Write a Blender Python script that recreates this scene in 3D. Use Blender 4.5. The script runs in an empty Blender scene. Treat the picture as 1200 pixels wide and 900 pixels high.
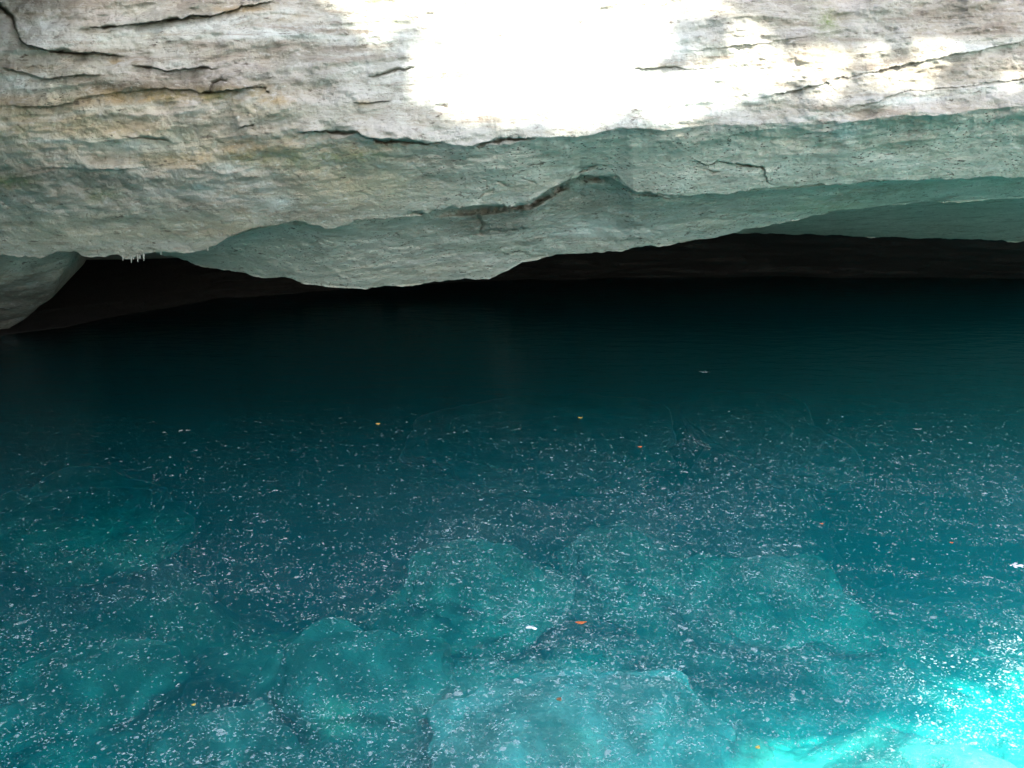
import bpy, math, random
import numpy as np
random.seed(7); RNG = np.random.default_rng(7)
sc = bpy.context.scene
COL = sc.collection
R = math.radians

# ------------------------------------------------------------------ camera
CAM_Z, PITCH, F = 3.0, R(16.0), 1000.0           # F: focal length in photo pixels (1200 wide)
cp, sp = math.cos(PITCH), math.sin(PITCH)
cam = bpy.data.cameras.new('camera'); cam.sensor_width = 36; cam.lens = 30; cam.clip_end = 500
co = bpy.data.objects.new('camera', cam); COL.objects.link(co)
co.location = (0, 0, CAM_Z); co.rotation_euler = (R(90) - PITCH, 0, 0)
sc.camera = co

def ray(px, py):
    a = (np.asarray(px, float) - 600) / F; b = (450 - np.asarray(py, float)) / F
    return a, cp + b * sp, -sp + b * cp
def P(px, py, D):
    """world point seen at a photo pixel at forward distance D"""
    x, y, z = ray(px, py); t = D / y
    return np.stack([x * t, y * t, CAM_Z + z * t], -1)
def PZ(px, py, h):
    """world point seen at a photo pixel at height h"""
    x, y, z = ray(px, py); t = (h - CAM_Z) / z
    return np.stack([x * t, y * t, CAM_Z + z * t], -1)
def pix(X):
    X = np.asarray(X, float); x, y, z = X[..., 0], X[..., 1], X[..., 2] - CAM_Z
    d = y * cp - z * sp; u = y * sp + z * cp
    d = np.where(d < .05, .05, d)
    return 600 + F * x / d, 450 - F * u / d

# ------------------------------------------------------------------ noise
def _h(i, j, k, s):
    n = (i * 374761393 + j * 668265263 + k * 2147483647 + s * 974711) & 0xffffffff
    n = ((n ^ (n >> 13)) * 1274126177) & 0xffffffff
    n = ((n ^ (n >> 16)) * 2246822519) & 0xffffffff
    return ((n ^ (n >> 15)) & 0xffff) / 32767.5 - 1
def vnoise(p, s=0):
    f = np.floor(p); t = p - f; t = t * t * t * (t * (t * 6 - 15) + 10)
    i, j, k = (f[..., c].astype(np.int64) for c in range(3))
    x, y, z = t[..., 0], t[..., 1], t[..., 2]
    def L(a, b, w): return a + (b - a) * w
    g = lambda a, b, c: _h(i + a, j + b, k + c, s)
    return L(L(L(g(0,0,0), g(1,0,0), x), L(g(0,1,0), g(1,1,0), x), y),
             L(L(g(0,0,1), g(1,0,1), x), L(g(0,1,1), g(1,1,1), x), y), z)
def fbm(p, o=4, s=0, gain=.5):
    a, t, w = 1., 0., 0.
    for n in range(o):
        t = t + a * vnoise(p * 2.03 ** n + 17.3 * n, s + n); w += a; a *= gain
    return t / w
def sst(a, b, x):
    t = np.clip((x - a) / (b - a), 0, 1); return t * t * (3 - 2 * t)
def line(pts):
    xs, ys = zip(*pts); return lambda x: np.interp(x, xs, ys)
def dist_poly(px, py, pts):
    """distance to a polyline in photo pixels, which side (+ above), position 0..1 along it"""
    best = np.full(px.shape, 1e9); side = np.zeros(px.shape); along = np.zeros(px.shape)
    n = len(pts) - 1
    for q in range(n):
        (x0, y0), (x1, y1) = pts[q], pts[q + 1]
        dx, dy = x1 - x0, y1 - y0; l2 = dx * dx + dy * dy + 1e-9
        t = np.clip(((px - x0) * dx + (py - y0) * dy) / l2, 0, 1)
        d = np.hypot(px - x0 - t * dx, py - y0 - t * dy)
        m = d < best
        best = np.where(m, d, best); side = np.where(m, np.sign((y0 + t * dy) - py), side)
        along = np.where(m, (q + t) / n, along)
    return best, side, along

# ------------------------------------------------------------------ mesh helpers
def mesh_obj(name, V, Fc, mat, parent=None, smooth=True, attrs=None):
    V = np.asarray(V, np.float32); Fc = np.asarray(Fc, np.int32)
    me = bpy.data.meshes.new(name)
    me.vertices.add(len(V)); me.vertices.foreach_set('co', V.ravel())
    k = Fc.shape[1]
    me.loops.add(Fc.size); me.loops.foreach_set('vertex_index', Fc.ravel())
    me.polygons.add(len(Fc)); me.polygons.foreach_set('loop_start', np.arange(len(Fc), dtype=np.int32) * k)
    me.update(calc_edges=True); me.validate()
    me.polygons.foreach_set('use_smooth', np.full(len(me.polygons), smooth))
    for n, a in (attrs or {}).items():
        at = me.attributes.new(n, 'FLOAT', 'POINT'); at.data.foreach_set('value', np.asarray(a, np.float32).ravel())
    me.materials.append(mat)
    o = bpy.data.objects.new(name, me); COL.objects.link(o)
    if parent: o.parent = parent
    return o
def grid_faces(r, c):
    i = np.arange(r * c).reshape(r, c)
    return np.stack([i[:-1, :-1], i[1:, :-1], i[1:, 1:], i[:-1, 1:]], -1).reshape(-1, 4)
def tag(o, label=None, cat=None, group=None, kind=None):
    for k, v in (('label', label), ('category', cat), ('group', group), ('kind', kind)):
        if v: o[k] = v
    return o

# ------------------------------------------------------------------ materials
class NT:
    def __init__(s, name):
        s.m = bpy.data.materials.new(name); s.m.use_nodes = True
        s.t = s.m.node_tree; s.t.nodes.clear()
        s.out = s.n('ShaderNodeOutputMaterial')
    def n(s, ty, ins=None, **kw):
        nd = s.t.nodes.new(ty)
        for k, v in kw.items(): setattr(nd, k, v)
        for k, v in (ins or {}).items():
            if isinstance(v, bpy.types.NodeSocket): s.t.links.new(v, nd.inputs[k])
            else: nd.inputs[k].default_value = v
        return nd
    def noise(s, vec, scale, detail=6, rough=.6, dist=0):
        return s.n('ShaderNodeTexNoise', {'Vector': vec, 'Scale': scale, 'Detail': detail, 'Roughness': rough, 'Distortion': dist}).outputs['Fac']
    def ramp(s, f, a, b, lo=0., hi=1.):
        return s.n('ShaderNodeMapRange', {0: f, 1: a, 2: b, 3: lo, 4: hi}, interpolation_type='SMOOTHSTEP').outputs[0]
    def mul(s, a, b): return s.n('ShaderNodeMath', {0: a, 1: b}, operation='MULTIPLY').outputs[0]
    def add(s, a, b): return s.n('ShaderNodeMath', {0: a, 1: b}, operation='ADD', use_clamp=False).outputs[0]
    def mix(s, f, a, b, mode='MIX'):
        nd = s.n('ShaderNodeMix', data_type='RGBA', blend_type=mode)
        for k, v in ((0, f), (6, a), (7, b)):
            if isinstance(v, bpy.types.NodeSocket): s.t.links.new(v, nd.inputs[k])
            else: nd.inputs[k].default_value = v if k == 0 else (*v, 1)
        return nd.outputs[2]
    def attr(s, n): return s.n('ShaderNodeAttribute', attribute_name=n).outputs['Fac']
    def link(s, a, b): s.t.links.new(a, b)

def rock_material(name, tint=(1, 1, 1), dark=1.0, algae=True):
    k = NT(name)
    pos = k.n('ShaderNodeTexCoord').outputs['Object']
    bed = k.n('ShaderNodeMapping', {'Vector': pos, 'Rotation': (0, R(7), 0), 'Scale': (.55, .55, 5.)}).outputs[0]
    bed2 = k.n('ShaderNodeMapping', {'Vector': pos, 'Rotation': (0, R(9), 0), 'Scale': (1.6, 1.6, 11.)}).outputs[0]
    big = k.noise(pos, .9, 5, .6, .4); mid = k.noise(pos, 4.5, 7, .65, .3); fine = k.noise(pos, 22, 8, .7)
    st = k.noise(bed, 1.3, 8, .68, .8); st2 = k.noise(bed2, 1.2, 7, .65, .5)
    grain = k.noise(pos, 75, 4, .75)
    c = k.mix(k.ramp(big, .35, .65), (.53, .475, .39), (.455, .46, .40))
    c = k.mix(k.mul(k.ramp(st, .48, .62), .7), c, (.62, .58, .55))
    c = k.mix(k.mul(k.ramp(st, .50, .34), .75), c, (.29, .235, .185))
    c = k.mix(k.mul(k.ramp(st2, .56, .70), .55), c, (.70, .69, .67))
    c = k.mix(k.mul(k.ramp(st2, .44, .30), .6), c, (.22, .185, .15))
    c = k.mix(k.mul(k.ramp(mid, .53, .66), .6), c, (.31, .28, .25))
    c = k.mix(k.mul(k.ramp(mid, .44, .32), .5), c, (.64, .62, .59))
    c = k.mix(k.mul(k.ramp(fine, .55, .72), .55), c, (.24, .205, .18))
    c = k.mix(k.mul(k.ramp(fine, .42, .28), .5), c, (.72, .70, .67))
    # pigments for places on the rock; some pale and dark ones paint in light and shade
    oc = k.mul(k.attr('ochre'), k.ramp(k.add(mid, k.mul(fine, .5)), .55, .9))
    c = k.mix(oc, c, (.46, .33, .16))
    wm = k.mul(k.attr('cream'), k.ramp(k.add(mid, k.mul(fine, .4)), .45, .85, .3, 1.))
    c = k.mix(wm, c, (.60, .52, .36))
    ms = k.mul(k.attr('moss'), k.ramp(k.add(mid, k.mul(fine, .6)), .62, .95))
    c = k.mix(ms, c, (.20, .28, .07))
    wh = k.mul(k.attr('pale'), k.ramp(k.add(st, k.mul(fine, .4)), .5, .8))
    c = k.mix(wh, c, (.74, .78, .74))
    dk = k.mul(k.attr('dirt_shade'), k.ramp(k.add(mid, k.mul(fine, .6)), .5, .95, .35, 1.))
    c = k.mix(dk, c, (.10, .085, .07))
    if algae:
        al = k.mul(k.attr('algae'), k.ramp(k.add(k.mul(big, .7), k.mul(mid, .6)), .45, .82, .25, 1.))
        ac = k.mix(k.ramp(mid, .38, .62), (.62, .67, .52), (.88, .87, .76))
        ac = k.mix(k.mul(k.ramp(big, .42, .60), .8), ac, (.60, .58, .49))
        ac = k.mix(k.mul(k.ramp(fine, .54, .72), .55), ac, (.15, .21, .16))
        ac = k.mix(k.mul(k.ramp(fine, .42, .30), .5), ac, (.50, .60, .52))
        c = k.mix(al, c, ac)
        bl = k.noise(k.n('ShaderNodeMapping', {'Vector': pos, 'Location': (3, 5, 1), 'Scale': (1, 1, 1.6)}).outputs[0], 2.1, 6, .68, .6)
        c = k.mix(k.mul(k.ramp(bl, .52, .66), .55), c, (.30, .29, .24))
        c = k.mix(k.mul(k.ramp(bl, .44, .32), .40), c, (.70, .69, .62))
    c = k.mix(k.mul(k.ramp(grain, .57, .70), .55), c, (.13, .11, .095))
    fl = k.n('ShaderNodeMapping', {'Vector': pos, 'Rotation': (0, R(8), 0), 'Scale': (9., 9., 26.)}).outputs[0]
    fk = k.noise(fl, 1., 5, .6, .3)
    c = k.mix(k.mul(k.ramp(fk, .58, .68), k.ramp(mid, .42, .60, .25, .9)), c, (.15, .125, .10))
    c = k.mix(k.mul(k.ramp(fk, .40, .30), .6), c, (.74, .72, .68))
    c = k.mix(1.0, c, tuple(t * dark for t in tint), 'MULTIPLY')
    pit = k.n('ShaderNodeTexVoronoi', {'Vector': k.n('ShaderNodeMapping', {'Vector': pos, 'Scale': (1, 1, 1.9)}).outputs[0], 'Scale': 21., 'Randomness': 1.}, feature='F1').outputs['Distance']
    pitm = k.mul(k.mul(k.ramp(pit, .28, .09), k.ramp(mid, .43, .58)), k.ramp(k.attr('algae'), 0., .6, .3, 1.))
    c = k.mix(k.mul(pitm, .95), c, (.06, .05, .045))
    b = k.n('ShaderNodeBsdfPrincipled', {'Base Color': c, 'Roughness': .88, 'Specular IOR Level': .25})
    h = k.add(k.add(k.mul(fine, .45), k.mul(grain, .16)), k.add(k.mul(mid, .6), k.mul(pitm, -.35)))
    h = k.add(h, k.mul(st2, .3))
    bp = k.n('ShaderNodeBump', {'Height': h, 'Strength': 1., 'Distance': .075})
    k.link(bp.outputs[0], b.inputs['Normal']); k.link(b.outputs[0], k.out.inputs[0])
    return k.m
M_rock = rock_material('limestone', (.86, .86, .81))
M_shade = rock_material('cave_shade_limestone', (1., .9, .86), .030, False)  # near-black tone puts the cave's darkness into the wall colour

def floor_material(name, pale, patches=False):
    k = NT(name)
    pos = k.n('ShaderNodeTexCoord').outputs['Object']
    a = k.noise(pos, 1.1, 6, .62, .6); b_ = k.noise(pos, 5, 6, .65); c_ = k.noise(pos, 28, 5, .7)
    c = k.mix(k.ramp(a, .40, .62), tuple(.45 * v for v in pale), pale)
    c = k.mix(k.mul(k.ramp(b_, .52, .68), .55), c, tuple(.3 * v for v in pale))
    c = k.mix(k.mul(k.ramp(c_, .55, .7), .45), c, tuple(.4 * v for v in pale))
    if patches:
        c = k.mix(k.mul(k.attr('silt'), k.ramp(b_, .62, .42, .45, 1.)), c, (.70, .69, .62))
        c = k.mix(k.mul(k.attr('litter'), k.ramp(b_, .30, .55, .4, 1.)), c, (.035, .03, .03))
    b = k.n('ShaderNodeBsdfPrincipled', {'Base Color': c, 'Roughness': .95, 'Specular IOR Level': .1})
    bp = k.n('ShaderNodeBump', {'Height': k.add(b_, k.mul(c_, .4)), 'Strength': .5, 'Distance': .05})
    k.link(bp.outputs[0], b.inputs['Normal']); k.link(b.outputs[0], k.out.inputs[0])
    return k.m
M_silt = floor_material('silt', (.44, .43, .38), True)
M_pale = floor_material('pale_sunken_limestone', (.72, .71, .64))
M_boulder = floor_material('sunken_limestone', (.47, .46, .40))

def plain(name, col, rough=.8, var=.25, scale=30):
    k = NT(name); pos = k.n('ShaderNodeTexCoord').outputs['Object']
    f = k.noise(pos, scale, 4)
    c = k.mix(k.ramp(f, .35, .65), tuple(v * (1 - var) for v in col), col)
    b = k.n('ShaderNodeBsdfPrincipled', {'Base Color': c, 'Roughness': rough, 'Specular IOR Level': .3})
    k.link(b.outputs[0], k.out.inputs[0]); return k.m
M_scum = plain('pale_scum', (.66, .67, .63), .9, .35, 3)
k = NT('thin_scum'); _b = k.n('ShaderNodeBsdfDiffuse', {'Color': (.38, .50, .50, 1)}); _t = k.n('ShaderNodeBsdfTransparent')
_p = k.n('ShaderNodeTexCoord').outputs['Object']
_m = k.n('ShaderNodeMixShader', {0: k.ramp(k.noise(_p, 9, 4), .35, .65, .12, .58), 1: _t.outputs[0], 2: _b.outputs[0]}); k.link(_m.outputs[0], k.out.inputs[0]); M_scum = k.m
M_foam = plain('white_foam', (.75, .76, .74), .8)
M_orange = plain('orange_leaf', (.55, .16, .05), .6)
M_yellow = plain('yellow_leaf', (.60, .48, .12), .6)
M_brownleaf = plain('brown_leaf', (.22, .12, .06), .7)
M_bark = plain('grey_bark', (.16, .13, .10), .9, .4, 8)
M_leaf = plain('green_foliage', (.06, .11, .03), .6, .4, 4)
M_soil = plain('leafy_soil', (.12, .10, .06), .95, .5, 2)
M_root = plain('pale_root', (.42, .38, .32), .9)
M_calcite = plain('calcite', (.40, .39, .33), .7)
M_ochre = plain('ochre_stone', (.50, .34, .16), .8)

# water: clear, absorbing, faintly scattering, with a rippled reflecting top
k = NT('cenote_water')
pos = k.n('ShaderNodeTexCoord').outputs['Object']
rp = k.n('ShaderNodeMapping', {'Vector': pos, 'Scale': (1., 2.2, 1.)}).outputs[0]
hgt = k.add(k.mul(k.noise(rp, 2.2, 3, .5), 1.), k.mul(k.noise(rp, 9., 3, .5), .25))
bp = k.n('ShaderNodeBump', {'Height': hgt, 'Strength': .34, 'Distance': .05})
fr = k.n('ShaderNodeFresnel', {'IOR': 1.33, 'Normal': bp.outputs[0]})
gl = k.n('ShaderNodeBsdfGlossy', {'Color': (.6, .75, .85, 1), 'Roughness': .07, 'Normal': bp.outputs[0]})
tr = k.n('ShaderNodeBsdfTransparent', {'Color': (1, 1, 1, 1)})
mx = k.n('ShaderNodeMixShader', {0: fr.outputs[0], 1: tr.outputs[0], 2: gl.outputs[0]})
k.link(mx.outputs[0], k.out.inputs['Surface'])
ab = k.n('ShaderNodeVolumeAbsorption', {'Color': (.0, .953, .972, 1), 'Density': .62})
sca = k.n('ShaderNodeVolumeScatter', {'Color': (.02, .78, 1., 1), 'Density': .12, 'Anisotropy': .3})
ad = k.n('ShaderNodeAddShader', {0: ab.outputs[0], 1: sca.outputs[0]})
k.link(ad.outputs[0], k.out.inputs['Volume'])
M_water = k.m

# ------------------------------------------------------------------ traced breaklines of the rock (photo pixels)
E1 = line([(-2000,150),(0,150),(300,152),(420,158),(510,168),(560,170),(625,160),(700,156),(760,151),(900,146),(1040,138),(1200,125),(3200,90)])
E2 = line([(-2000,330),(-200,308),(0,303),(60,300),(110,297),(160,298),(200,292),(235,292),(290,272),(330,263),(380,264),(430,260),(505,248),(560,245),(620,241),(645,224),(668,214),(680,205),(700,206),(722,210),(742,225),(800,227),(880,224),(940,220),(1000,214),(1100,210),(1200,205),(3200,170)])
E3 = line([(-2000,270),(0,270),(120,280),(180,296),(240,312),(320,326),(380,334),(430,338),(480,333),(530,329),(575,326),(592,318),(612,305),(640,300),(700,296),(760,289),(830,280),(865,272),(890,266),(960,252),(1050,239),(1200,231),(3200,215)])
E4 = line([(-2000,330),(0,312),(300,300),(600,288),(800,278),(880,273),(1000,277),(1200,283),(3200,300)])
WL = line([(-2000,470),(-200,420),(0,392),(75,384),(150,368),(260,350),(420,338),(600,328),(830,324),(1200,326),(3200,340)])

CRACKS = [  # points, half width px, depth m, step above (m), crack dirt
 ([(90,35),(130,31),(170,27),(205,22),(225,18),(250,17),(272,12),(290,7),(330,1)], 2.2, .16, .07, .5),
 ([(-30,-10),(0,5),(14,20),(22,44),(34,54),(60,60),(110,62),(150,67)], 2.0, .22, .08, .9),
 ([(152,78),(175,80),(195,84),(215,81),(262,79)], 1.6, .12, .04, .8),
 ([(235,107),(247,108),(250,97),(258,93),(268,96)], 1.6, .10, .02, .7),
 ([(255,108),(285,102),(310,104),(316,112)], 1.6, .10, .03, .6),
 ([(280,153),(290,148),(300,145)], 2.0, .14, .04, .8),
 ([(345,157),(380,155),(420,155),(424,161),(445,165),(480,166),(505,169),(522,166)], 2.2, .18, .07, .9),
 ([(555,171),(572,167),(590,163),(630,161)], 2.4, .18, .07, .9),
 ([(470,252),(510,249),(560,246),(600,243),(622,241),(640,228),(655,219),(668,212),(682,205)], 3.4, .22, .05, .95),
 ([(715,216),(728,221),(742,226),(770,228),(800,229)], 2.4, .16, .03, .9),
 ([(640,225),(662,216),(672,206),(690,196),(705,193),(720,194)], 1.6, .10, .03, .7),
 ([(704,216),(710,208),(722,207),(728,217)], 1.6, .08, .02, .5),
 ([(806,188),(818,189),(828,194),(842,188),(862,192),(880,194),(893,196),(897,206),(904,218)], 2.0, .14, .04, .9),
 ([(824,196),(834,202),(844,200)], 1.4, .06, .02, .5),
 ([(560,232),(568,226),(580,222)], 1.4, .06, .01, .5),
 ([(564,210),(570,212),(572,222)], 1.4, .06, .01, .5),
 ([(606,208),(620,211),(632,216)], 1.6, .06, .01, .5),
 ([(584,214),(600,218)], 1.4, .06, .01, .5),
 ([(430,90),(455,84),(488,77)], 1.6, .08, .03, .3),
 ([(412,121),(440,119),(458,118)], 1.6, .08, .03, .3),
 ([(140,160),(180,162),(200,164)], 1.4, .08, .03, .4),
 ([(0,124),(60,124),(110,112),(180,104),(250,108),(320,98)], 6, .07, .035, .0),
 ([(30,200),(60,196),(110,200),(165,198)], 5, .05, .03, .1),
 ([(0,80),(60,92),(120,85)], 5, .03, .04, .1),
 ([(880,118),(960,98),(1060,76),(1130,62),(1260,36)], 4, .05, .03, .0),
 ([(980,132),(1060,108),(1140,100),(1260,84)], 4, .05, .02, .0),
 ([(800,60),(880,52),(960,40)], 4, .04, .015, .0),
 ([(740,80),(790,79),(850,80)], 1.4, .04, .02, .1),
 ([(905,170),(900,150),(892,140)], 3, .02, .0, .3),
]
def TOP1(x): return np.full(np.shape(x), -640.)
def blob(px, py, cx, cy, rx, ry):
    return np.exp(-(((px - cx) / rx) ** 2 + ((py - cy) / ry) ** 2))

def columns():
    return np.concatenate([np.linspace(-2000, -120, 60)[:-1], np.linspace(-120, 1320, 1250), np.linspace(1320, 3200, 60)[1:]])

def slab(name, rows, bottom, top, depth, parent, mat, back_len, rough=1., cracks=(), algae_f=None, stain=None):
    """a rock slab: face between two traced lines, then its underside running back into the hill"""
    px = columns()
    v = rows
    PX = np.repeat(px[None], len(v), 0)
    T, B = top(px), bottom(px)
    PY = T[None] + (B - T)[None] * v[:, None]
    jag = 9 * fbm(P(px, B, depth(px[None], B[None])[0]) * 3.2, 5, 90, .55)
    PY = PY + np.exp(-(B[None] - PY) / 14) * jag[None] * rough
    D = depth(PX, PY)
    Pw = P(PX, PY, D)
    q = Pw.copy(); q[..., 2] -= .12 * q[..., 0]
    n = .13 * fbm(Pw * .9, 3, 1) + .07 * fbm(Pw * 3.1, 3, 5) + .05 * fbm(Pw * np.array([4., 4., 7.]), 3, 15)
    n = n + .035 * fbm(Pw * 10., 4, 9, .6)
    sq = q * np.array([.5, .5, 4.2]) + .35 * fbm(Pw * 1.3, 2, 31)[..., None]
    ss = fbm(sq, 4, 12)
    n = n + .06 * (np.abs(ss) * 2 - .5) + .02 * vnoise(q * np.array([1.2, 1.2, 11.]), 77)
    edge = np.clip((1 - v[:, None]) * 12, .25, 1)
    calm = 1 - .6 * blob(PX, PY, 640, 70, 210, 110) if top is TOP1 else 1.  # relief flattened where the sun patch falls, to keep it white
    D = D + rough * n * edge * calm
    wx = 6 * fbm(Pw * 9., 4, 40, .65); wy = 6 * fbm(Pw * 9. + 50, 4, 41, .65)
    dirt_shade = np.zeros(PX.shape)
    for pts, w, dep, step, so in cracks:
        xs = [p[0] for p in pts]; ys = [p[1] for p in pts]
        m = (PX > min(xs) - 50) & (PX < max(xs) + 50) & (PY > min(ys) - 50) & (PY < max(ys) + 50)
        if not m.any(): continue
        d, sd, al = dist_poly(PX[m] + wx[m] * .6, PY[m] + wy[m] * .6, pts)
        tp = np.clip(np.minimum(al, 1 - al) * 8, 0, 1) if len(pts) > 2 else 1
        w2 = w * np.clip(.30 + 2.4 * fbm(Pw[m] * 5, 4, 60, .6), .12, 1.5)
        g = np.exp(-(d / w2) ** 2) * tp
        D[m] += .6 * dep * g * (w < 3.5) - step * np.clip(1 + 1.5 * fbm(Pw[m] * 3, 3, 61), 0, 2) * np.exp(-d / 14) * (sd > 0) * tp + step * .5 * np.exp(-d / 9) * (sd < 0) * tp
        dirt_shade[m] = np.maximum(dirt_shade[m], so * .55 * np.exp(-(d / (w2 * 1.3)) ** 2) * tp)
    Pw = P(PX, PY, D)
    # underside, running back
    nb = 34
    t = (np.linspace(0, 1, nb + 1)[1:] ** 1.8)[:, None]
    e = Pw[-1]
    U = np.empty((nb, len(px), 3))
    kf = 1 + t * back_len / np.hypot(e[:, 0], e[:, 1])[None]
    U[..., 0] = e[None, :, 0] * kf; U[..., 1] = e[None, :, 1] * kf
    U[..., 2] = e[None, :, 2] + .10 * back_len * t + .10 * fbm(np.concatenate([U[..., :2], np.zeros((nb, len(px), 1))], -1) * 1.7, 3, 3) * np.clip(t * 8, 0, 1)
    V = np.concatenate([Pw, U], 0)
    pxx, pyy = np.concatenate([PX, np.repeat(px[None], nb, 0)]), np.concatenate([PY, np.repeat(B[None] + 1, nb, 0)])
    at = {'dirt_shade': np.concatenate([dirt_shade, np.zeros((nb, len(px)))]), 'ochre': np.zeros(pxx.shape), 'moss': np.zeros(pxx.shape), 'pale': np.zeros(pxx.shape), 'cream': np.zeros(pxx.shape)}
    at['algae'] = .88 * algae_f(pxx, pyy) if algae_f else np.zeros(pxx.shape)
    if stain: stain(at, pxx, pyy)
    return mesh_obj(name, V.reshape(-1, 3), grid_faces(*V.shape[:2]), mat, parent, True, {a: np.clip(b, 0, 1) for a, b in at.items()})

# ---- upper slab
def depth1(px, py):
    px = np.asarray(px, float); o_ = np.zeros(px.shape)
    e1, e2 = E1(px) + 7 * fbm(np.stack([px * .018, o_, o_], -1), 5, 301, .6), E2(px)
    up = np.clip((e1 - py) / 150., 0, 6)
    right = np.where(py < e1, 8.35 + .72 * up ** 1.05, 8.35 + 0.78 * np.clip((py - e1) / np.maximum(e2 - e1, 20), 0, 1.2) ** .9)
    # soften the fold
    left = 8.75 - .42 * np.cos(np.clip((py - 150) / 150., -1, 1) * math.pi / 2) + np.where(py < 0, .0026 * -py, 0) + .30 * np.clip((py - 150) / 150, 0, 1)
    w = sst(230, 560, px + .3 * (py - 150))
    ex = np.clip((np.abs(px - 600) - 750) / 1800, 0, 1)
    return left * (1 - w) + right * w - 3.0 * ex - 5.6 * sst(-150, -900, px)  # left end curls forward out of view to block sky over the pool
def algae1(px, py):
    e1, e2 = E1(px), E2(px)
    below = sst(-3, 10, py - e1)
    a = below * sst(380, 640, px + .5 * (py - 200)) * .95
    a = np.maximum(a, .22 * sst(165, 240, py) * sst(330, 80, px))
    a = np.maximum(a, .25 * blob(px, py, 90, 215, 110, 30))
    a = np.maximum(a, .8 * blob(px, py, 150, 52, 60, 9)); a = np.maximum(a, .6 * blob(px, py, 120, 128, 80, 5))
    a = np.maximum(a, .5 * blob(px, py, 90, 160, 110, 5)); a = np.maximum(a, .75 * blob(px, py, 1150, 48, 60, 6))
    a = np.maximum(a, .4 * blob(px, py, 60, 110, 30, 40))
    a = np.where((px > 975) & (px < 1008) & (py > 140) & (py < 178), a * .3, a)
    return a
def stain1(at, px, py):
    o = at['ochre']
    for cx, cy, rx, ry, s in [(60,123,110,8,1),(200,112,110,9,.9),(55,20,60,8,.4),(150,40,70,4,.8),(285,12,40,6,.9),(345,22,30,5,.8),(140,73,18,4,.9),(210,185,90,14,.7),(60,140,70,14,.6),(80,160,70,10,.5),(320,118,25,5,.9),(280,175,25,12,.8),(325,170,60,22,.5),(500,70,14,5,.9),(445,84,20,4,.8),(425,121,18,4,.9),(515,105,14,5,.5),(880,58,20,5,.5),(740,10,40,30,.15),(970,60,30,10,.4),(130,155,40,8,.6),(430,170,60,10,.5)]:
        o += s * blob(px, py, cx, cy, rx, ry)
    m = at['moss']
    for cx, cy, rx, ry, s in [(455,10,22,14,1),(462,28,8,8,1),(430,2,16,10,.8),(970,25,14,16,.9),(385,184,12,5,1),(240,110,60,6,.6),(10,215,35,12,.9),(120,230,20,8,.6),(320,185,70,8,.35),(430,182,18,6,.8),(1010,165,20,14,.3)]:
        m += s * blob(px, py, cx, cy, rx, ry)
    cr = at['cream']
    for cx, cy, rx, ry, s in [(60,150,130,30,1),(200,170,90,20,.7),(60,90,50,30,.6),(370,195,60,30,.7),(420,225,60,25,.7),(250,265,120,25,.5),(80,270,100,20,.5),(460,215,40,25,.6),(300,130,60,14,.5)]:
        cr += s * blob(px, py, cx, cy, rx, ry)
    for cx, cy, rx, ry, s in [(200,106,130,7,.8),(80,122,60,6,.8)]:
        at['dirt_shade'] += .35 * s * blob(px, py, cx, cy, rx, ry); at['ochre'] += s * blob(px, py, cx, cy, rx, ry)  # olive stain that also paints in the soft shade of the bed ledge
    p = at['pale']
    p += 1.0 * blob(px, py, 640, 80, 170, 90) + .8 * blob(px, py, 780, 90, 90, 60)  # rock whitened over the sunlit patch to make it read brighter
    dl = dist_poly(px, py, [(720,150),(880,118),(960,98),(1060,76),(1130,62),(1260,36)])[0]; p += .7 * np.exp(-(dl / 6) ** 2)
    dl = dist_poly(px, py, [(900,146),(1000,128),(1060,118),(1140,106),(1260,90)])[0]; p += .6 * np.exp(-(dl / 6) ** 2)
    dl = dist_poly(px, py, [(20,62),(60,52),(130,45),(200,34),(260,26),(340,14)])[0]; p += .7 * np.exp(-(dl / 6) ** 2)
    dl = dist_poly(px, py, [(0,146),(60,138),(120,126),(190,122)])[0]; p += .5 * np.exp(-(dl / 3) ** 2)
    for cx, cy, rx, ry, s in [(330,240,14,10,1),(235,218,9,5,1),(270,195,25,6,.8),(280,40,110,9,.9),(100,47,90,8,.9),(60,30,30,8,.7),(200,75,20,6,.5),(50,88,50,22,.8),(30,95,30,14,.7),(160,170,70,10,.6),(360,30,60,18,.6),(450,50,50,60,.5),(110,195,60,6,.5),(992,160,16,18,.9),(1130,52,70,5,1),(1000,110,120,10,.5),(60,165,40,3,.8),(300,215,30,4,.7)]:
        p += s * blob(px, py, cx, cy, rx, ry)
    s_ = at['dirt_shade']
    for cx, cy, rx, ry, s in [(150,100,60,7,.5),(250,92,60,12,.35),(40,205,60,8,.4),(130,212,70,7,.45),(230,240,40,8,.4),(60,225,60,10,.35),(360,210,60,8,.25),(280,165,30,18,.35),(225,100,40,16,.3),(360,60,60,30,.2),(900,40,80,20,.2),(1120,15,80,16,.4),(1080,70,60,8,.3),(895,165,5,22,.5),(823,160,10,18,.3),(975,185,6,25,.5),(960,150,8,14,.3),(1195,155,14,12,.5),(860,155,40,10,.25),(630,222,40,8,.4),(760,205,40,10,.2)]:
        s_ += s * blob(px, py, cx, cy, rx, ry)
rows1 = np.concatenate([np.linspace(0, .66, 60)[:-1], np.linspace(.66, 1, 400)])
over = bpy.data.objects.new('rock_overhang', None); COL.objects.link(over)
tag(over, 'pale layered limestone overhang hanging across the top of the picture above the blue pool', 'rock overhang')
s1 = slab('upper_slab', rows1, E2, TOP1, depth1, over, M_rock, 5.0, 1., CRACKS, algae1, stain1)
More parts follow.
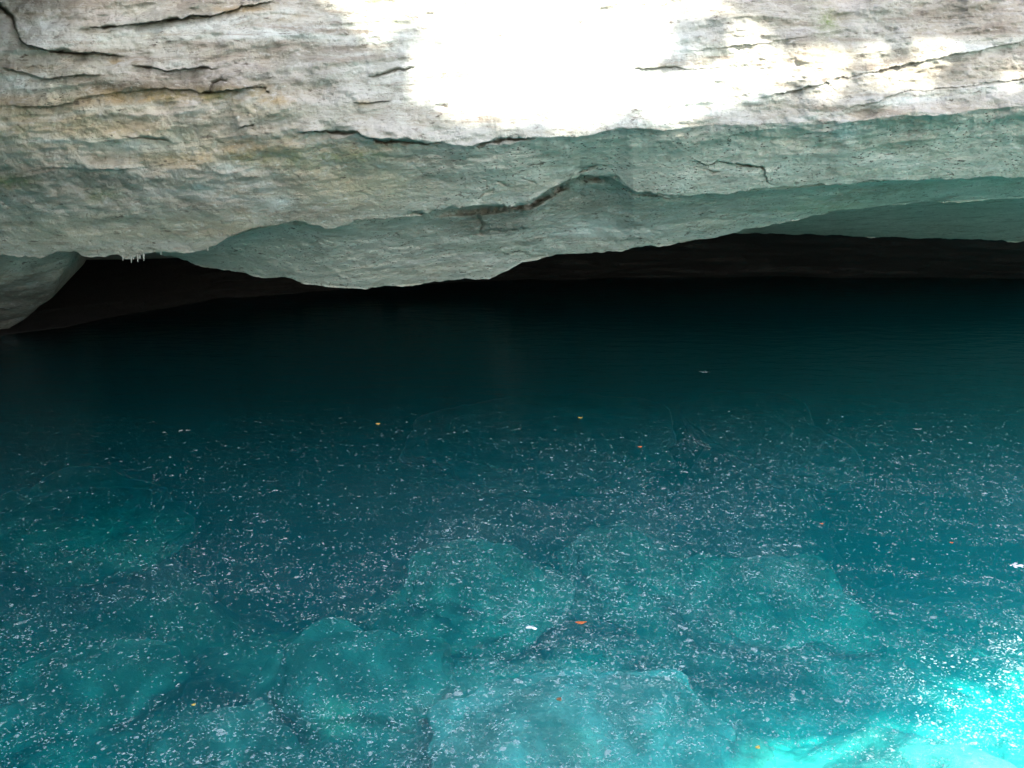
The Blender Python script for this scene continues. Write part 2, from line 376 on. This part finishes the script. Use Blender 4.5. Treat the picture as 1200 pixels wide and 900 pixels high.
# the hilltop carries on back from the slab's upper edge so that no daylight leaks in behind it
px = columns(); Tp = P(px, TOP1(px), depth1(px, TOP1(px)) )
hill_t = np.linspace(0, 1, 20)[:, None]
H = np.empty((20, len(px[::6]), 3)); T6 = Tp[::6]
H[..., 0] = T6[None, :, 0] * (1 + .6 * hill_t); H[..., 1] = T6[None, :, 1] + .02 + hill_t * 55
H[..., 2] = T6[None, :, 2] - .06 + 2.2 * np.sqrt(hill_t) + .5 * fbm(np.stack([H[..., 0] * .2, H[..., 1] * .2, H[..., 0] * 0], -1), 3, 8) * np.clip(hill_t * 6, 0, 1)
tag(mesh_obj('hill', H.reshape(-1, 3), grid_faces(*H.shape[:2]), M_soil), kind='structure')

# ---- lower ledge (second tier: the hanging block in the middle and the recessed band on the right)
TOP2 = lambda x: E2(x) - 46
D2E = lambda px: depth1(px, E2(px))
def depth2(px, py):
    e2, e3 = E2(px), E3(px)
    t = (py - e2) / np.maximum(e3 - e2, 14)
    base = D2E(px) + .10 + .16 * blob(px, 0, 570, 0, 130, 1) + .22 * sst(760, 900, px) + .9 * sst(420, 180, px)
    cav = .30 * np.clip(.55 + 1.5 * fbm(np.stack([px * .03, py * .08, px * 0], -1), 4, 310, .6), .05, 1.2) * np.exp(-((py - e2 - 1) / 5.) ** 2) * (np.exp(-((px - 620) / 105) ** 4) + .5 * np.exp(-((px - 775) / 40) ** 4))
    return base + cav + np.where(t < 0, .0, 1.15 * np.clip(t, 0, 1) ** .85) + np.where(t < 0, 0, 0)
def algae2(px, py):
    a = .55 + .35 * sst(800, 1000, px) + .45 * sst(520, 330, px)
    a -= .35 * blob(px, py, 680, 270, 60, 18)
    return a
def stain2(at, px, py):
    for cx, cy, rx, ry, s in [(585,256,36,12,1.3),(570,268,34,8,1.),(540,262,60,12,.5),(700,238,60,10,.4),(480,300,60,14,.3),(780,250,50,14,.3),(860,240,50,12,.35),(680,228,40,8,.6),(640,240,30,8,.4),(1030,222,10,18,.5),(980,230,20,8,.5),(1050,235,40,6,.3),(240,300,40,8,.3),(360,280,60,10,.3),(700,262,50,3,.2)]:  # strongest spots paint the shade of the central recess
        at['dirt_shade'] += s * blob(px, py, cx, cy, rx, ry)
    for cx, cy, rx, ry, s in [(680,268,40,12,.8),(600,262,10,3,.6),(620,285,50,12,.3)]:
        at['pale'] += s * blob(px, py, cx, cy, rx, ry)
    at['moss'] += .35 * blob(px, py, 1000, 235, 80, 14) + .5 * blob(px, py, 960, 245, 60, 8) + .3 * blob(px, py, 600, 292, 60, 6)
    at['dirt_shade'] += 1.1 * np.exp(-((py - E2(px) - 2) / 5) ** 2) * (blob(px, 0, 620, 0, 90, 1) + .5 * blob(px, 0, 780, 0, 60, 1))  # dark line of shadow and crack dirt painted along the joint
CR2 = [([(625,267),(600,268),(575,270),(540,277)], 1.5, .05, .03, .5), ([(560,250),(566,262),(560,275)], 3, .10, .05, .5), ([(595,296),(610,294),(622,298)], 1.4, .04, .02, .4)]
rows2 = np.concatenate([np.linspace(0, .4, 12)[:-1], np.linspace(.4, 1, 120)])
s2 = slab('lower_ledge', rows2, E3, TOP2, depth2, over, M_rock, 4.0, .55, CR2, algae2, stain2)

# ---- cave ceiling behind the ledge
TOP3 = lambda x: E3(x) - 22
E4b = lambda x: np.maximum(E4(x), E3(x) - 10)
def depth3(px, py):
    t = np.clip((py - TOP3(px)) / np.maximum(E4b(px) - TOP3(px), 10), 0, 1)
    d0 = depth2(px, E3(px)) + .35
    return d0 + (17.2 - d0) * t ** 1.2
rows3 = np.linspace(0, 1, 90)
s3 = slab('inner_ceiling', rows3, E4b, TOP3, depth3, over, M_rock, 3.0, .3, (), lambda px, py: np.full(px.shape, .9))

# ---- cave wall: from the ceiling's end down past the waterline
px = np.concatenate([np.linspace(-2000, -100, 40)[:-1], np.linspace(-100, 1300, 500), np.linspace(1300, 3200, 40)[1:]])
a = P(px, E4b(px) - 14, np.full(px.shape, 17.0)); b = PZ(px, WL(px), 0.)
v = np.linspace(0, 1, 70)[:, None, None]
Wl = a[None] * (1 - v) + b[None] * v
u = np.linspace(0, 1, 40)[1:, None]
Wd = np.repeat(b[None], 39, 0); Wd[..., 2] = -14 * u; Wd[..., 1] += 1.8 * np.sin(u * 2.2)
W = np.concatenate([Wl, Wd], 0)
nn = .22 * fbm(W * .8, 4, 21) + .16 * (np.abs(fbm(W * np.array([.4, .4, 3.]), 3, 25)) * 2 - .6)
W[..., 1] += nn
z0 = np.zeros(W.shape[:2])
tag(mesh_obj('cave_wall', W.reshape(-1, 3), grid_faces(*W.shape[:2]), M_shade, None, True, dict(dirt_shade=z0, ochre=z0, moss=z0, pale=z0, cream=z0)), 'dark rear wall of the cave at the far waterline', None, None, 'structure')

# ---- buttress: the dim rock wedge under the overhang's left end
def closed_prism(outline, y_front, y_back, n=60):
    pass
EB = line([(300,76),(318,72),(335,66),(350,58),(365,40),(378,22),(388,10),(400,-4),(430,-40)])
pyb = np.linspace(286, 430, 110); vb = np.linspace(0, 1, 90)
XR = EB(pyb) + 3 * fbm(np.stack([pyb * .08, pyb * 0, pyb * 0], -1), 3, 5)
PXb = -460 + (XR[:, None] + 460) * vb[None]; PYb = np.repeat(pyb[:, None], 90, 1)
Db = 10.6 + .020 * (PYb - 300) + 1.1 * (vb[None] ** 8) + .006 * np.clip(PXb - 0, -300, 0) + .25 * np.clip(PYb - 330, 0, 60) / 40
Bf = P(PXb, PYb, Db)
Bf[..., 1] += .30 * fbm(Bf * 1.6, 4, 66)
side = Bf[:, -1:, :] + np.array([.0, 1., 0.]) * np.linspace(0, 1, 14)[1:, None] * 5.0
side[..., 0] -= .35 * np.linspace(0, 1, 14)[1:] * 5
Bf = np.concatenate([Bf, side], 1)
pxx, pyy = pix(Bf)
zb = np.zeros(Bf.shape[:2])
bt = mesh_obj('rock_buttress', Bf.reshape(-1, 3), grid_faces(*Bf.shape[:2]), M_rock, None, True, dict(dirt_shade=.75 * sst(315, 350, pyy), ochre=zb, moss=zb, pale=zb, cream=zb, algae=.9 * sst(330, 308, pyy)))  # rock darkens from below its teal top towards the water
tag(bt, 'dim grey rock buttress reaching down to the water under the left end of the overhang', 'rock')

# ---- stalactites and small things on the overhang's face
def cone(pts, rads, name, mat, parent, seg=8, flat=1.):
    V = []; pts = [np.array(p, float) for p in pts]
    for i, (p, r) in enumerate(zip(pts, rads)):
        d = pts[min(i + 1, len(pts) - 1)] - pts[max(i - 1, 0)]; d /= np.linalg.norm(d)
        s = np.cross(d, [0, 1, 0.01]); s /= np.linalg.norm(s); w = np.cross(d, s)
        for q in range(seg):
            an = 2 * math.pi * q / seg; V.append(p + r * (math.cos(an) * s + flat * math.sin(an) * w) * (1 + .15 * random.uniform(-1, 1)))
    Fc = []
    for i in range(len(pts) - 1):
        for q in range(seg): Fc.append((i * seg + q, i * seg + (q + 1) % seg, (i + 1) * seg + (q + 1) % seg, (i + 1) * seg + q))
    return mesh_obj(name, V, Fc, mat, parent)
for x, l in [(143.5,7),(147,5),(153.5,9),(156,5),(161,8),(163.5,5),(168,8),(188,4),(215,5),(243,4)]:
    y0 = float(E2(x)) - 5; d = float(depth1(np.array([x]), np.array([y0 + 4]))[0]) + .02
    p0 = P(x, y0, d); p1 = P(x + .6, y0 + 6 + l, d)
    m_ = p0 * .45 + p1 * .55
    o = cone([p0, m_, p1], [.022, .012, .003], 'stalactite', M_calcite, over)
from mathutils import Vector
from mathutils.bvhtree import BVHTree
me = s1.data
_v = np.empty(len(me.vertices) * 3, np.float32); me.vertices.foreach_get('co', _v)
bvh1 = BVHTree.FromPolygons([Vector(t) for t in _v.reshape(-1, 3)], [tuple(p.vertices) for p in me.polygons])
def on_rock(x, y):
    r = ray(x, y); h = bvh1.ray_cast(Vector((0, 0, CAM_Z)), Vector(r).normalized())
    return np.array(h[0]) if h[0] is not None else P(x, y, 8.6)
for pts, r in [([(339,160),(347,170),(356,182),(366,196)], .007), ([(366,155),(384,161),(400,168),(415,176)], .009)]:
    w = [on_rock(*p) - np.array([0, .012, 0]) for p in pts]
    cone(w, [r, r * 1.2, r, r * .5], 'dead_root', M_root, over)
def lump(name, c, r, mat, parent=None, seed=0, amp=.25, n=24, freq=1.4):
    th = np.linspace(0, math.pi, n); ph = np.linspace(0, 2 * math.pi, 2 * n, endpoint=False)
    d = np.stack([np.sin(th)[:, None] * np.cos(ph)[None], np.sin(th)[:, None] * np.sin(ph)[None], np.cos(th)[:, None] * np.ones(2 * n)[None]], -1)
    k_ = 1 + amp * fbm(d * freq + seed * 7.7, 3, seed)
    V = np.array(c) + d * k_[..., None] * np.array(r)
    i = np.arange(n * 2 * n).reshape(n, 2 * n); j = np.roll(i, -1, 1)
    Fc = np.stack([i[:-1], i[1:], j[1:], j[:-1]], -1).reshape(-1, 4)
    return mesh_obj(name, V.reshape(-1, 3), Fc, mat, parent)
c = on_rock(275, 173); lump('embedded_stone', c, (.085, .05, .05), M_ochre, over, 3, .2, 14)

# ------------------------------------------------------------------ pool floor and sunken boulders
BOULDERS = [
 (660,835,320,140,1.3,'broad pale turquoise boulder, brightest flat top in the lower middle of the pool'),
 (815,880,150,100,1.6,'pale boulder to the right of the brightest flat-topped one at the bottom edge'),
 (560,678,165,90,2.2,'rounded teal boulder directly behind the brightest flat-topped one'),
 (735,650,130,80,2.3,'teal boulder right of the dark gap in the middle of the pool'),
 (905,690,170,100,2.2,'wide teal boulder in the right half of the pool below the dark streaks'),
 (420,775,190,100,1.9,'teal boulder left of the brightest flat-topped one'),
 (250,860,150,80,1.9,'greenish boulder second from the left along the bottom edge'),
 (90,800,200,90,2.1,'dim boulder nearest the bottom left corner'),
 (90,595,230,75,2.0,'smooth dull green boulder at the left edge of the pool'),
 (640,500,260,90,3.0,'faint wide boulder in deep water left of the dark cleft'),
 (885,480,130,90,3.0,'faint boulder in deep water right of the dark cleft'),
]
gx = np.concatenate([np.linspace(-24, -9, 40)[:-1], np.linspace(-9, 9, 460), np.linspace(9, 24, 40)[1:]]); gy = np.concatenate([np.linspace(-6, 14, 460)[:-1], np.linspace(14, 26, 60)])
X, Y = np.meshgrid(gx, gy)
Z = -1.9 - .20 * np.clip(Y - 4.5, 0, 30) - .30 * np.clip(Y - 9, 0, 30) + np.clip(1.0 - (Y + 1) * .45, 0, 2.2) - .12 * np.clip(-X - 2, 0, 4)
G = np.stack([X, Y, X * 0], -1)
Z = Z + .50 * fbm(G * .5, 4, 50) + .20 * fbm(G * 1.4, 4, 51) + .05 * fbm(G * 5., 3, 52)
for cx, cy_, d_, up_, rr in [(1165, 880, 1.0, .75, .9), (660, 840, 1.35, .45, .9), (950, 895, 1.2, .5, .5)]:
    q_ = PZ(cx, cy_, -d_); Z += up_ * np.exp(-(((X - q_[0]) / rr) ** 2 + ((Y - q_[1]) / (rr * 1.1)) ** 2))
for bx, by, bw, bh, bt, _ in BOULDERS:
    q_ = PZ(bx, by, -bt); rx_ = bw / 2 / F * (q_[1] * cp + (CAM_Z + bt) * sp) * 1.15 + .3; ry_ = abs(PZ(bx, by - bh / 2, -bt)[1] - PZ(bx, by + bh / 2, -bt)[1]) / 2 * 1.15 + .3
    w_ = .9 * np.exp(-(((X - q_[0]) / rx_) ** 2 + ((Y - q_[1]) / ry_) ** 2) ** 1.5); Z = Z + (-(bt + .20) + .12 * fbm(G * 2., 3, 57) - Z) * w_
# dark weed and leaf litter lies in the hollows, pale silt on the rises, painted whiter under the sun patches
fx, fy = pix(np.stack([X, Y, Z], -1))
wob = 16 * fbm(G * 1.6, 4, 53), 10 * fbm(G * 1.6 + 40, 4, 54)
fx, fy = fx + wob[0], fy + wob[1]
lit_ = np.zeros(X.shape); sil_sun = np.zeros(X.shape)
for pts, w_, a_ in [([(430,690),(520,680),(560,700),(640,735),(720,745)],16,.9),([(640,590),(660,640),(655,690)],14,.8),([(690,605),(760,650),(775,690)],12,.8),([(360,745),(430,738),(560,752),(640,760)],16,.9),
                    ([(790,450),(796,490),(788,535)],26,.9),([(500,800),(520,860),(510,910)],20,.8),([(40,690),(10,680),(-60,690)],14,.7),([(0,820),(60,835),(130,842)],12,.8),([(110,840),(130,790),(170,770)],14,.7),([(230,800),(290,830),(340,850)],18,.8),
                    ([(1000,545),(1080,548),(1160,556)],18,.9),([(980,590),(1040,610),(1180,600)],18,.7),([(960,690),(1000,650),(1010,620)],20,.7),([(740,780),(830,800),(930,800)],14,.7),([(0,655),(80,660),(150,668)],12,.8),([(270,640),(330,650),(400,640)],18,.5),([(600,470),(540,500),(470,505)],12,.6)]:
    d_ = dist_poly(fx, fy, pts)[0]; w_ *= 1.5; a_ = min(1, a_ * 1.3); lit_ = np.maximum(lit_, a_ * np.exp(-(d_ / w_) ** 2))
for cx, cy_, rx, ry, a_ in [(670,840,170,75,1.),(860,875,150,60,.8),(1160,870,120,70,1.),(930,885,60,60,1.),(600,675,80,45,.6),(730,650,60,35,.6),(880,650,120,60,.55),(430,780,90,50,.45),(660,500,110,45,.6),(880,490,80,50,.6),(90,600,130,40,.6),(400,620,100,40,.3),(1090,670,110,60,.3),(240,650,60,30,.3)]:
    sil_sun = np.maximum(sil_sun, a_ * np.exp(-((((fx - cx) / rx) ** 2 + ((fy - cy_) / ry) ** 2) ** 2)))
sil_sun = np.maximum(sil_sun, sst(3.2, 1.5, Y))  # unseen near shallows made pale to bounce sunlight up under the ledges
tag(mesh_obj('pool_floor', np.stack([X, Y, np.maximum(Z, -13.5)], -1).reshape(-1, 3), grid_faces(*X.shape), M_silt, None, True, dict(litter=lit_, silt=sil_sun)), kind='structure')

def boulder(px_, py_, wpx, hpx, top, seed, label, thick=.9, rot=0):
    """a sunken block whose top shows round the given photo pixel"""
    c = PZ(px_, py_, -top); y1 = PZ(px_, py_ - hpx / 2, -top)[1]; y0 = PZ(px_, py_ + hpx / 2, -top)[1]
    dist = c[1] * cp + (CAM_Z + top) * sp
    rx = wpx / 2 / F * dist; ry = (y1 - y0) / 2
    n = 56; th = np.linspace(0, math.pi, n); ph = np.linspace(0, 2 * math.pi, 2 * n, endpoint=False)
    d = np.stack([np.sin(th)[:, None] * np.cos(ph)[None], np.sin(th)[:, None] * np.sin(ph)[None], np.cos(th)[:, None] * np.ones(2 * n)[None]], -1)
    e = np.sign(d) * np.abs(d) ** np.array([.85, .85, .9])
    k_ = 1 + .42 * fbm(d * 1.5 + seed * 5.1, 2, seed) + .10 * fbm(d * 3.0 + seed, 3, seed + 3, .4)
    L = e * k_[..., None] * np.array([rx * 1.15, ry * 1.15, thick])
    an = R(rot); L[..., :2] = np.stack([L[..., 0] * math.cos(an) - L[..., 1] * math.sin(an), L[..., 0] * math.sin(an) + L[..., 1] * math.cos(an)], -1)
    L[..., 2] += .06 * fbm(L * 2.5 + seed, 3, 8)
    i = np.arange(n * 2 * n).reshape(n, 2 * n); j = np.roll(i, -1, 1)
    Fc = np.stack([i[:-1], i[1:], j[1:], j[:-1]], -1).reshape(-1, 4)
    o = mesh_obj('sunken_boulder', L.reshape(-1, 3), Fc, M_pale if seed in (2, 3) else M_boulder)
    o.location = (c[0], c[1], -top - thick * .8)
    tag(o, label, 'boulder', 'boulders on the pool floor')
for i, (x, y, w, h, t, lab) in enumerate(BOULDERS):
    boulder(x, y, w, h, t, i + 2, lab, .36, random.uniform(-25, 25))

# ------------------------------------------------------------------ water body
V = [(-30,-5,-14.5),(30,-5,-14.5),(30,27,-14.5),(-30,27,-14.5),(-30,-5,0),(30,-5,0),(30,27,0),(-30,27,0)]
Fq = [(3,2,1,0),(4,5,6,7),(0,1,5,4),(1,2,6,5),(2,3,7,6),(3,0,4,7)]
wo = mesh_obj('water', V, Fq, M_water, None, False); tag(wo, kind='structure')

# ------------------------------------------------------------------ floating scum (nobody could count it) and single leaves
N = 1250000
yy = 3.0 + 13 * RNG.random(N) ** .85; xx = (RNG.random(N) * 2 - 1) * (yy * .72 + .8)
g = np.stack([xx, yy, yy * 0], -1)
g = g + np.stack([.9 * fbm(g * .5 + 9, 2, 74), .5 * fbm(g * .5 + 30, 2, 75), yy * 0], -1)
dn = .60 + .5 * blob(*pix(np.stack([xx, yy, yy * 0], -1)), 1170, 780, 60, 60) + .9 * fbm(g * .9, 3, 71) + .75 * fbm(g * np.array([1.6, 6., 1.]), 4, 72)
keep = RNG.random(N) < np.clip(dn, .12, 1) * sst(10., 4.3, yy) * (.3 + .7 * sst(-4, 1.5, xx))
xx, yy = xx[keep], yy[keep]; N = len(xx)
sz = .0023 * np.exp(RNG.normal(0, .52, N))
clump = RNG.random(N) < .06; sz[clump] *= 1.8
seg = 5; an = np.arange(seg) * 2 * math.pi / seg
rad = sz[:, None] * (1 + .45 * RNG.normal(0, 1, (N, seg)).clip(-1.2, 1.5))
ro = RNG.random(N)[:, None] * 6.28; st_ = 1 + .55 * RNG.random(N)[:, None]
lx = rad * np.cos(an + ro) * st_; ly = rad * np.sin(an + ro)
tl = RNG.normal(.25, .5, N)[:, None]
lx, ly = lx * np.cos(tl) - ly * np.sin(tl), lx * np.sin(tl) + ly * np.cos(tl)
Vr = np.stack([xx[:, None] + lx, yy[:, None] + ly, np.full((N, seg), .002)], -1)
Vc = np.stack([xx, yy, .003 + .25 * sz], -1)[:, None]
V = np.concatenate([Vr, Vc], 1)
b0 = np.arange(N)[:, None] * (seg + 1); q = np.arange(seg)
Fc = np.stack([b0 + q, b0 + (q + 1) % seg, np.repeat(b0 + seg, seg, 1)], -1).reshape(-1, 3)
tag(mesh_obj('floating_scum', V.reshape(-1, 3), Fc, M_scum), kind='stuff')

def leaf(px_, py_, w, l, ang, mat, label, cat='leaf', name='floating_leaf', curl=.25):
    c = PZ(px_, py_, .006); n = 9; V = []
    for i in range(n):
        t = i / (n - 1); hw = w * math.sin(math.pi * min(max(t, .03), .985)) ** .8 * (1.1 - .4 * t)
        z = .006 + curl * w * (2 * t - 1) ** 2
        for s in (-1, -.5, 0, .5, 1): V.append(((t - .5) * l, s * hw + .08 * w * math.sin(9 * t), z + curl * w * abs(s) * .8))
    Fc = grid_faces(n, 5); o = mesh_obj(name, V, Fc, mat)
    sl = o.modifiers.new('thickness', 'SOLIDIFY'); sl.thickness = .0012
    o.location = (c[0], c[1], 0); o.rotation_euler = (0, 0, ang); tag(o, label, cat)
    return o
leaf(681,730,.018,.075,.1,M_orange,'orange leaf floating just behind the brightest boulder, right of the white foam')
leaf(227,826,.011,.022,.6,M_yellow,'tiny yellow petal floating in the lower left of the pool','petal','floating_petal')
leaf(1115,636,.012,.030,.0,M_orange,'small orange leaf floating near the right edge, above the pale foam patch')
leaf(443,497,.022,.05,.3,M_yellow,'tiny pale yellow leaf floating farthest left in the dark water')
leaf(680,490,.022,.05,.0,M_yellow,'tiny pale yellow leaf floating left of the dark cleft')
leaf(750,524,.018,.05,.4,M_orange,'tiny orange leaf floating beside the dark cleft')
leaf(655,820,.018,.030,.8,M_brownleaf,'small dark leaf on the water over the brightest boulder')
leaf(963,614,.012,.030,.1,M_orange,'small reddish leaf floating right of centre in the blue water')
leaf(888,876,.012,.03,.7,M_yellow,'small olive leaf floating at the bottom edge, left of the glowing sunlit corner')
def foam(px_, py_, n, r, label):
    c = PZ(px_, py_, 0); Vs = []; Fs = []
    for i in range(n):
        ox, oy = random.gauss(0, r * 1.5), random.gauss(0, r * .7); rr = r * random.uniform(.3, .8)
        m = 10; b = len(Vs)
        for q in range(m): 
            a_ = 2 * math.pi * q / m; k_ = rr * random.uniform(.7, 1.3)
            Vs.append((ox + 1.4 * k_ * math.cos(a_), oy + k_ * math.sin(a_), .002))
        Vs.append((ox, oy, .006 + .002 * random.random()))
        for q in range(m): Fs.append((b + q, b + (q + 1) % m, b + m))
    o = mesh_obj('foam_patch', Vs, Fs, M_scum if py_ < 600 else M_foam); o.location = c; tag(o, label, 'foam')
foam(624,736,14,.016,'small white foam patch floating left of the orange leaf')
foam(1190,663,16,.020,'pale foam patch floating at the right edge of the picture')
foam(1075,503,8,.02,'faint foam streak floating in the dark blue water at right')
foam(218,505,8,.022,'faint foam streak floating in the dark water at far left')
foam(825,436,8,.028,'faint foam streak floating far back beside the cave mouth')

# ------------------------------------------------------------------ the bank behind the viewer and unseen trees, crowns shaped to shade the pool
gx = np.linspace(-60, 60, 90); gy = np.linspace(-70, -.6, 70); X, Y = np.meshgrid(gx, gy)
G = np.stack([X * .3, Y * .3, X * 0], -1)
Z = np.clip(1.35 + .35 * fbm(G, 3, 14) + np.clip(-Y - 6, 0, 60) * .05 - np.clip(Y + 2.2, 0, 2) * 2.6, -3, 9)
tag(mesh_obj('ground', np.stack([X, Y, Z], -1).reshape(-1, 3), grid_faces(*X.shape), M_soil), kind='structure')

SUN = np.array([.22, -.62, .80]); SUN /= np.linalg.norm(SUN)
LIT = [(655,60,165,115,1.0),(570,110,90,60,1.0),(770,100,80,50,.9),(640,-80,260,100,1.),(690,140,120,40,1.),
       (850,85,60,40,.85),(930,62,50,30,.8),(1035,45,60,18,.7),(880,110,110,18,.5),(1080,118,60,10,.6),(1040,70,60,24,.7),(850,30,50,16,.7),(960,95,60,16,.8),(1120,60,40,10,.5),(1000,108,90,8,.8),(810,120,80,30,.9),(480,30,30,18,.5),(545,150,60,8,.8),(540,132,85,20,.9),(1060,126,60,6,.9),(720,20,140,60,.35),(880,60,60,60,.3),(850,110,70,20,.9),(590,60,120,110,1.),(980,120,60,12,.7),(1100,20,40,20,.5),(1150,95,60,14,.35),(930,20,40,20,.5),
       (1195,765,30,30,1.),(1260,760,50,40,.9),(1130,792,20,8,.9),(1175,850,40,16,.9),(1040,892,30,12,.8),(1420,930,170,150,1.),(760,1175,800,110,1.),(1610,800,215,230,1.)]  # entries beyond the frame sun unseen water to light the ledges
for cx, cy, rx, ry, d_ in [(1165,875,48,30,1.1),(1225,835,36,36,1.2),(938,890,22,30,1.15)]:
    a_, b_ = pix(PZ(cx, cy, -d_) + SUN * (d_ / SUN[2])); LIT.append((float(a_), float(b_), rx * 1.15, ry * .95, 1.))
def lit(p):
    """share of leaves to leave out at p so that sun lands on the LIT patches"""
    tr_ = (p[:, 1] - 8.6) / SUN[1]                # meets the rock face ...
    tw = p[:, 2] / SUN[2]                         # ... or the water
    tr_ = np.where(tr_ < 0, 1e9, tr_)
    t = np.minimum(tr_, tw)
    a_, b_ = pix(p - SUN * t[:, None])
    L = np.zeros(len(p)); nz = .75 * fbm(p * np.array([.9, .9, .12]), 3, 200)
    for cx, cy, rx, ry, s in LIT:
        g_ = 20 if cy < 300 else 36
        d = ((a_ - cx) / (rx + g_)) ** 2 + ((b_ - cy) / (ry + g_ * .8)) ** 2
        L = np.maximum(L, s * sst(1.30, .60, d + nz))
    return np.where(tw < tr_, L ** .8, L ** .45)
pts = []
for layer in range(5):
    cell = .30; z0_ = 20.5 + .9 * layer
    gx = np.arange(-8, 18, cell); gy = np.arange(-18, -3.5, cell); X, Y = np.meshgrid(gx, gy)
    p = np.stack([X, Y, X * 0 + z0_], -1).reshape(-1, 3) + RNG.normal(0, 1, (X.size, 3)) * np.array([.13, .13, .35])
    pts.append(p)
pts = np.concatenate(pts)
pts = pts[RNG.random(len(pts)) > lit(pts) * 1.01]  # leaves removed so that crown gaps aim sunlight at the chosen patches
TR = [(-5., -12.5), (4.5, -15), (13., -11.5)]
own = np.argmin([np.hypot(pts[:, 0] - t[0], pts[:, 1] - t[1]) for t in TR], 0)
for i, (tx, ty) in enumerate(TR):
    root = bpy.data.objects.new('tree', None); COL.objects.link(root); root.location = (tx, ty, 1.4)  # unseen tree, added to shade the pool
    tag(root, ['unseen shade tree on the bank behind the viewer, left of three', 'unseen shade tree on the bank behind the viewer, middle of three', 'unseen shade tree on the bank behind the viewer, right of three'][i], 'tree')
    o = cone([(0,0,-.6),(.1,.2,4),(0,.6,10),(.2,1.2,16),(.3,1.8,22.)], [.52,.42,.34,.24,.08], 'trunk', M_bark, root, 12)
    for bnum in range(7):
        a_ = bnum * .9 + i; h_ = 15 + .7 * bnum
        cone([(.1,.8,h_),(.1+1.6*math.cos(a_),.8+1.6*math.sin(a_),h_+1.2),(.1+4*math.cos(a_),1.2+4*math.sin(a_),h_+2.4)],[.12,.08,.02],'limb',M_bark,root,8)
    p = pts[own == i] - np.array([tx, ty, 1.4]); n = len(p)
    nrm = RNG.normal(0, .45, (n, 3)) + SUN; nrm /= np.linalg.norm(nrm, axis=1)[:, None]
    u_ = np.cross(nrm, RNG.normal(0, 1, (n, 3))); u_ /= np.linalg.norm(u_, axis=1)[:, None]; w_ = np.cross(nrm, u_)
    l_ = (.26 * RNG.uniform(.8, 1.2, n))[:, None]; b_ = l_ * .72
    V = np.stack([p - u_ * l_, p + w_ * b_ - u_ * l_ * .1, p + u_ * l_, p - w_ * b_ - u_ * l_ * .1], 1).reshape(-1, 3)
    mesh_obj('crown', V, np.arange(n * 4).reshape(n, 4), M_leaf, root, False)

# ------------------------------------------------------------------ light
w = bpy.data.worlds.new('World'); sc.world = w; w.use_nodes = True
nt = w.node_tree; bg = nt.nodes['Background']
sky = nt.nodes.new('ShaderNodeTexSky'); sky.sky_type = 'NISHITA'; sky.sun_disc = False
el = math.asin(SUN[2]); sky.sun_elevation = el; sky.sun_rotation = math.atan2(SUN[0], SUN[1])
sky.dust_density = 3.0; sky.air_density = 1.0; sky.ozone_density = .5
nt.links.new(sky.outputs[0], bg.inputs[0]); bg.inputs[1].default_value = .148
sl = bpy.data.lights.new('sun', 'SUN'); sl.energy = 5.0; sl.angle = R(.55); sl.color = (1, .95, .87)
so = bpy.data.objects.new('sun', sl); COL.objects.link(so)
so.rotation_euler = Vector(SUN).to_track_quat('Z', 'Y').to_euler()

sc.render.engine = 'CYCLES'
cy = sc.cycles
cy.use_denoising = True
try: cy.denoiser = 'OPENIMAGEDENOISE'
except Exception: pass
cy.max_bounces = 8; cy.diffuse_bounces = 4; cy.transparent_max_bounces = 16; cy.volume_bounces = 2
cy.sample_clamp_indirect = 6
vs = sc.view_settings; vs.view_transform = 'Standard'; vs.look = 'None'; vs.gamma = 1; vs.exposure = 2.12
